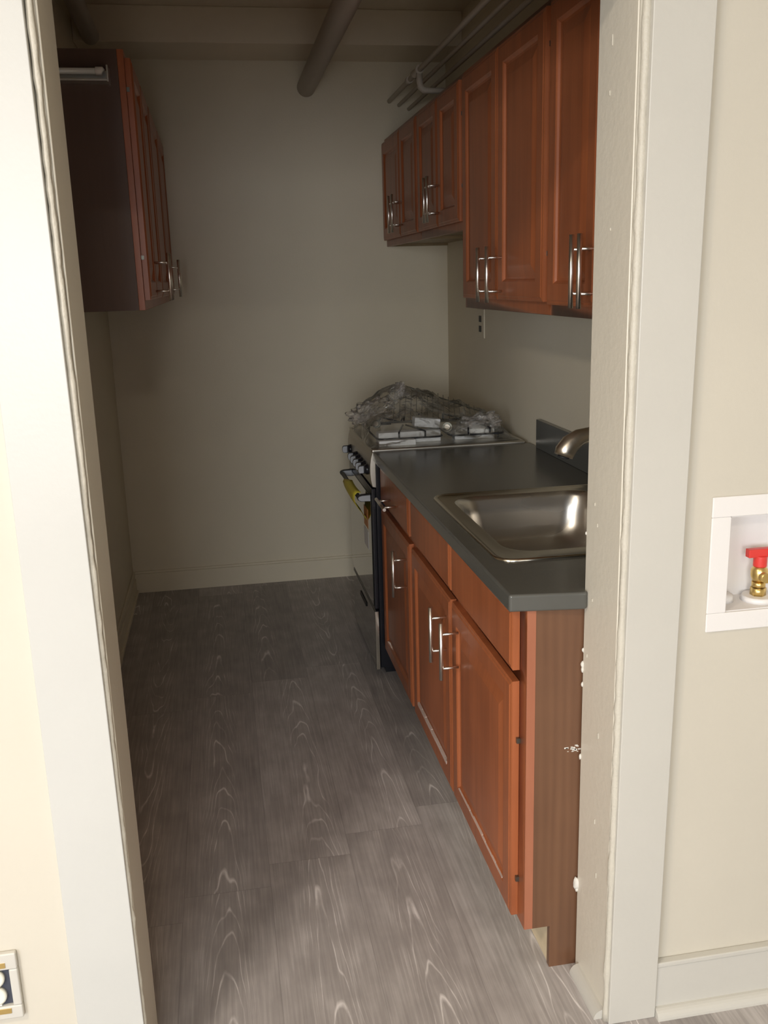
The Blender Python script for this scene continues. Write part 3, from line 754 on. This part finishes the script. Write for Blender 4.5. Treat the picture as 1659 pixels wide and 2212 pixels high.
# ------------------------------------------------------------------ lamp on the left cabinet side
lt = thing('fluorescent_lamp', 'small unlit fluorescent tube lamp fixed high on the left cabinet side', 'lamp', (-.93, 1.24, 2.13))
link('tray', boxes((-1.06, -.803, 1.196, 1.2495, 2.111, 2.117), (-1.06, -.803, 1.2435, 1.2495, 2.117, 2.146)), M_galv, lt, bevel=.001)
link('end_plate', boxes((-.806, -.801, 1.194, 1.2495, 2.108, 2.152)), M_galv, lt, bevel=.001)
bm = bmesh.new(); tube(bm, [(-1.06, 1.215, 2.139), (-.838, 1.215, 2.139)], .0085, 16); link('tube', bm, M_tube, lt)
bm = bmesh.new(); tube(bm, [(-.838, 1.215, 2.139), (-.836, 1.215, 2.139), (-.818, 1.215, 2.139), (-.816, 1.215, 2.137)], [.008, .0115, .0115, .008], 14); link('lamp_holder', bm, M_plast, lt)

# ------------------------------------------------------------------ outlets and the washer box
ow = thing('wall_outlet', 'small wall outlet below the wall cabinets on the right wall', 'outlet', (XR, 2.40, 1.34))
link('cover_plate', boxes((XR-.006, XR, 2.345, 2.455, 1.278, 1.405)), M_wallk, ow, bevel=.002)
for z in (1.318, 1.362):
    link('socket', boxes((XR-.0085, XR-.0055, 2.385, 2.420, z-.014, z+.014)), M_blackm, ow, bevel=.002)
lw_ = thing('wall_outlet', 'uncovered wall outlet low on the left beside the doorway casing', 'outlet', (-1.03, WY0, .30))
X0, X1, Z0, Z1 = -1.072, -.992, .228, .368
link('box_frame', boxes((X0, X1, WY0-.012, WY0, Z0, Z0+.028), (X0, X1, WY0-.012, WY0, Z1-.034, Z1), (X0, X0+.014, WY0-.012, WY0, Z0+.028, Z1-.034), (X1-.016, X1, WY0-.012, WY0, Z0+.028, Z1-.034)), M_trim, lw_, bevel=.003)
link('box_back', boxes((X0+.014, X1-.016, WY0-.003, WY0-.001, Z0+.028, Z1-.034)), M_dark, lw_)  # flat dark plate paints the shade inside the open box
bm = bmesh.new()
for z in (.278, .315): tube(bm, [(-1.036, WY0-.002, z), (-1.036, WY0-.010, z), (-1.036, WY0-.012, z)], [.0185, .0185, .015], 20)
box(bm, -1.044, -1.028, WY0-.010, WY0-.003, .258, .334)
link('receptacle', bm, M_plast2, lw_)
for zz in (Z0+.014, Z1-.028): link('mounting_ear', boxes((-1.052, -1.012, WY0-.0135, WY0-.007, zz, zz+.010)), M_brass, lw_)

wb = thing('washer_outlet_box', 'recessed white washing machine supply box set in the right wall', 'outlet box', (.49, WY0, .86))
bx0, bx1, bz0, bz1 = BX
fr = [(.345, .63, .862, bz0), (.345, .63, bz1, 1.132), (.345, bx0, bz0, bz1), (bx1, .63, bz0, bz1)]
link('flange', boxes(*[(a, b_, WY0-.005, WY0+.0, c, d) for a, b_, c, d in fr]), M_plast, wb, bevel=.002)
yb = WY0+.085
link('liner', boxes((bx0, bx0+.002, WY0, yb, bz0, bz1), (bx1-.002, bx1, WY0, yb, bz0, bz1), (bx0, bx1, WY0, yb, bz0, bz0+.002), (bx0, bx1, WY0, yb, bz1-.002, bz1), (bx0, bx1, yb-.002, yb, bz0, bz1)), M_plast, wb)
bm = bmesh.new()
tube(bm, [(.412, -.105, bz0+.002), (.412, -.105, bz0+.016), (.412, -.105, bz0+.018)], [.020, .019, .010], 20)
link('drain_cap', bm, M_plast, wb)
bm = bmesh.new(); tube(bm, [(.482, -.115, bz0+.002), (.482, -.115, bz0+.012)], [.034, .030], 28); link('pipe_collar', bm, M_plast, wb)
va = thing('supply_valve', 'brass supply valve with a red handle inside the white wall box', 'valve', (.482, -.115, bz0+.012))
bm = bmesh.new()
tube(bm, [(.482, -.115, bz0+.012), (.482, -.115, bz0+.028)], .0155, 6)
tube(bm, [(.482, -.115, bz0+.029), (.482, -.115, bz0+.040)], .0135, 20)
tube(bm, [(.482, -.115, bz0+.040), (.482, -.115, bz0+.052), (.482, -.115, bz0+.064), (.482, -.115, bz0+.074)], [.0125, .0165, .0165, .011], 20)
tube(bm, [(.482, -.115, bz0+.054), (.482, -.142, bz0+.054)], .010, 14)
link('body', bm, M_brass, va)
bm = boxes((.453, .511, -.1225, -.1075, bz0+.092, bz0+.109)); tube(bm, [(.482, -.115, bz0+.072), (.482, -.115, bz0+.094)], .0135, 16)
link('handle', bm, M_red, va, bevel=.0015)

# near room ceiling lamps off frame: left one gives warm light, rear one is added fill
for x, y, lab in ((-1.75, -1.7, 'round white ceiling lamp on the left side of the near room'), (-.5, -3.2, 'round white ceiling lamp behind the doorway viewpoint')):
    cl = thing('ceiling_lamp', lab, 'lamp', (x, y, ZC))
    bm = bmesh.new(); tube(bm, [(x, y, ZC-.001), (x, y, ZC-.03), (x, y, ZC-.06)], [.19, .19, .172], 32); link('base', bm, M_trim, cl)
    bm = bmesh.new(); tube(bm, [(x, y, ZC-.06), (x, y, ZC-.075)], .165, 32); link('diffuser', bm, M_plast, cl)
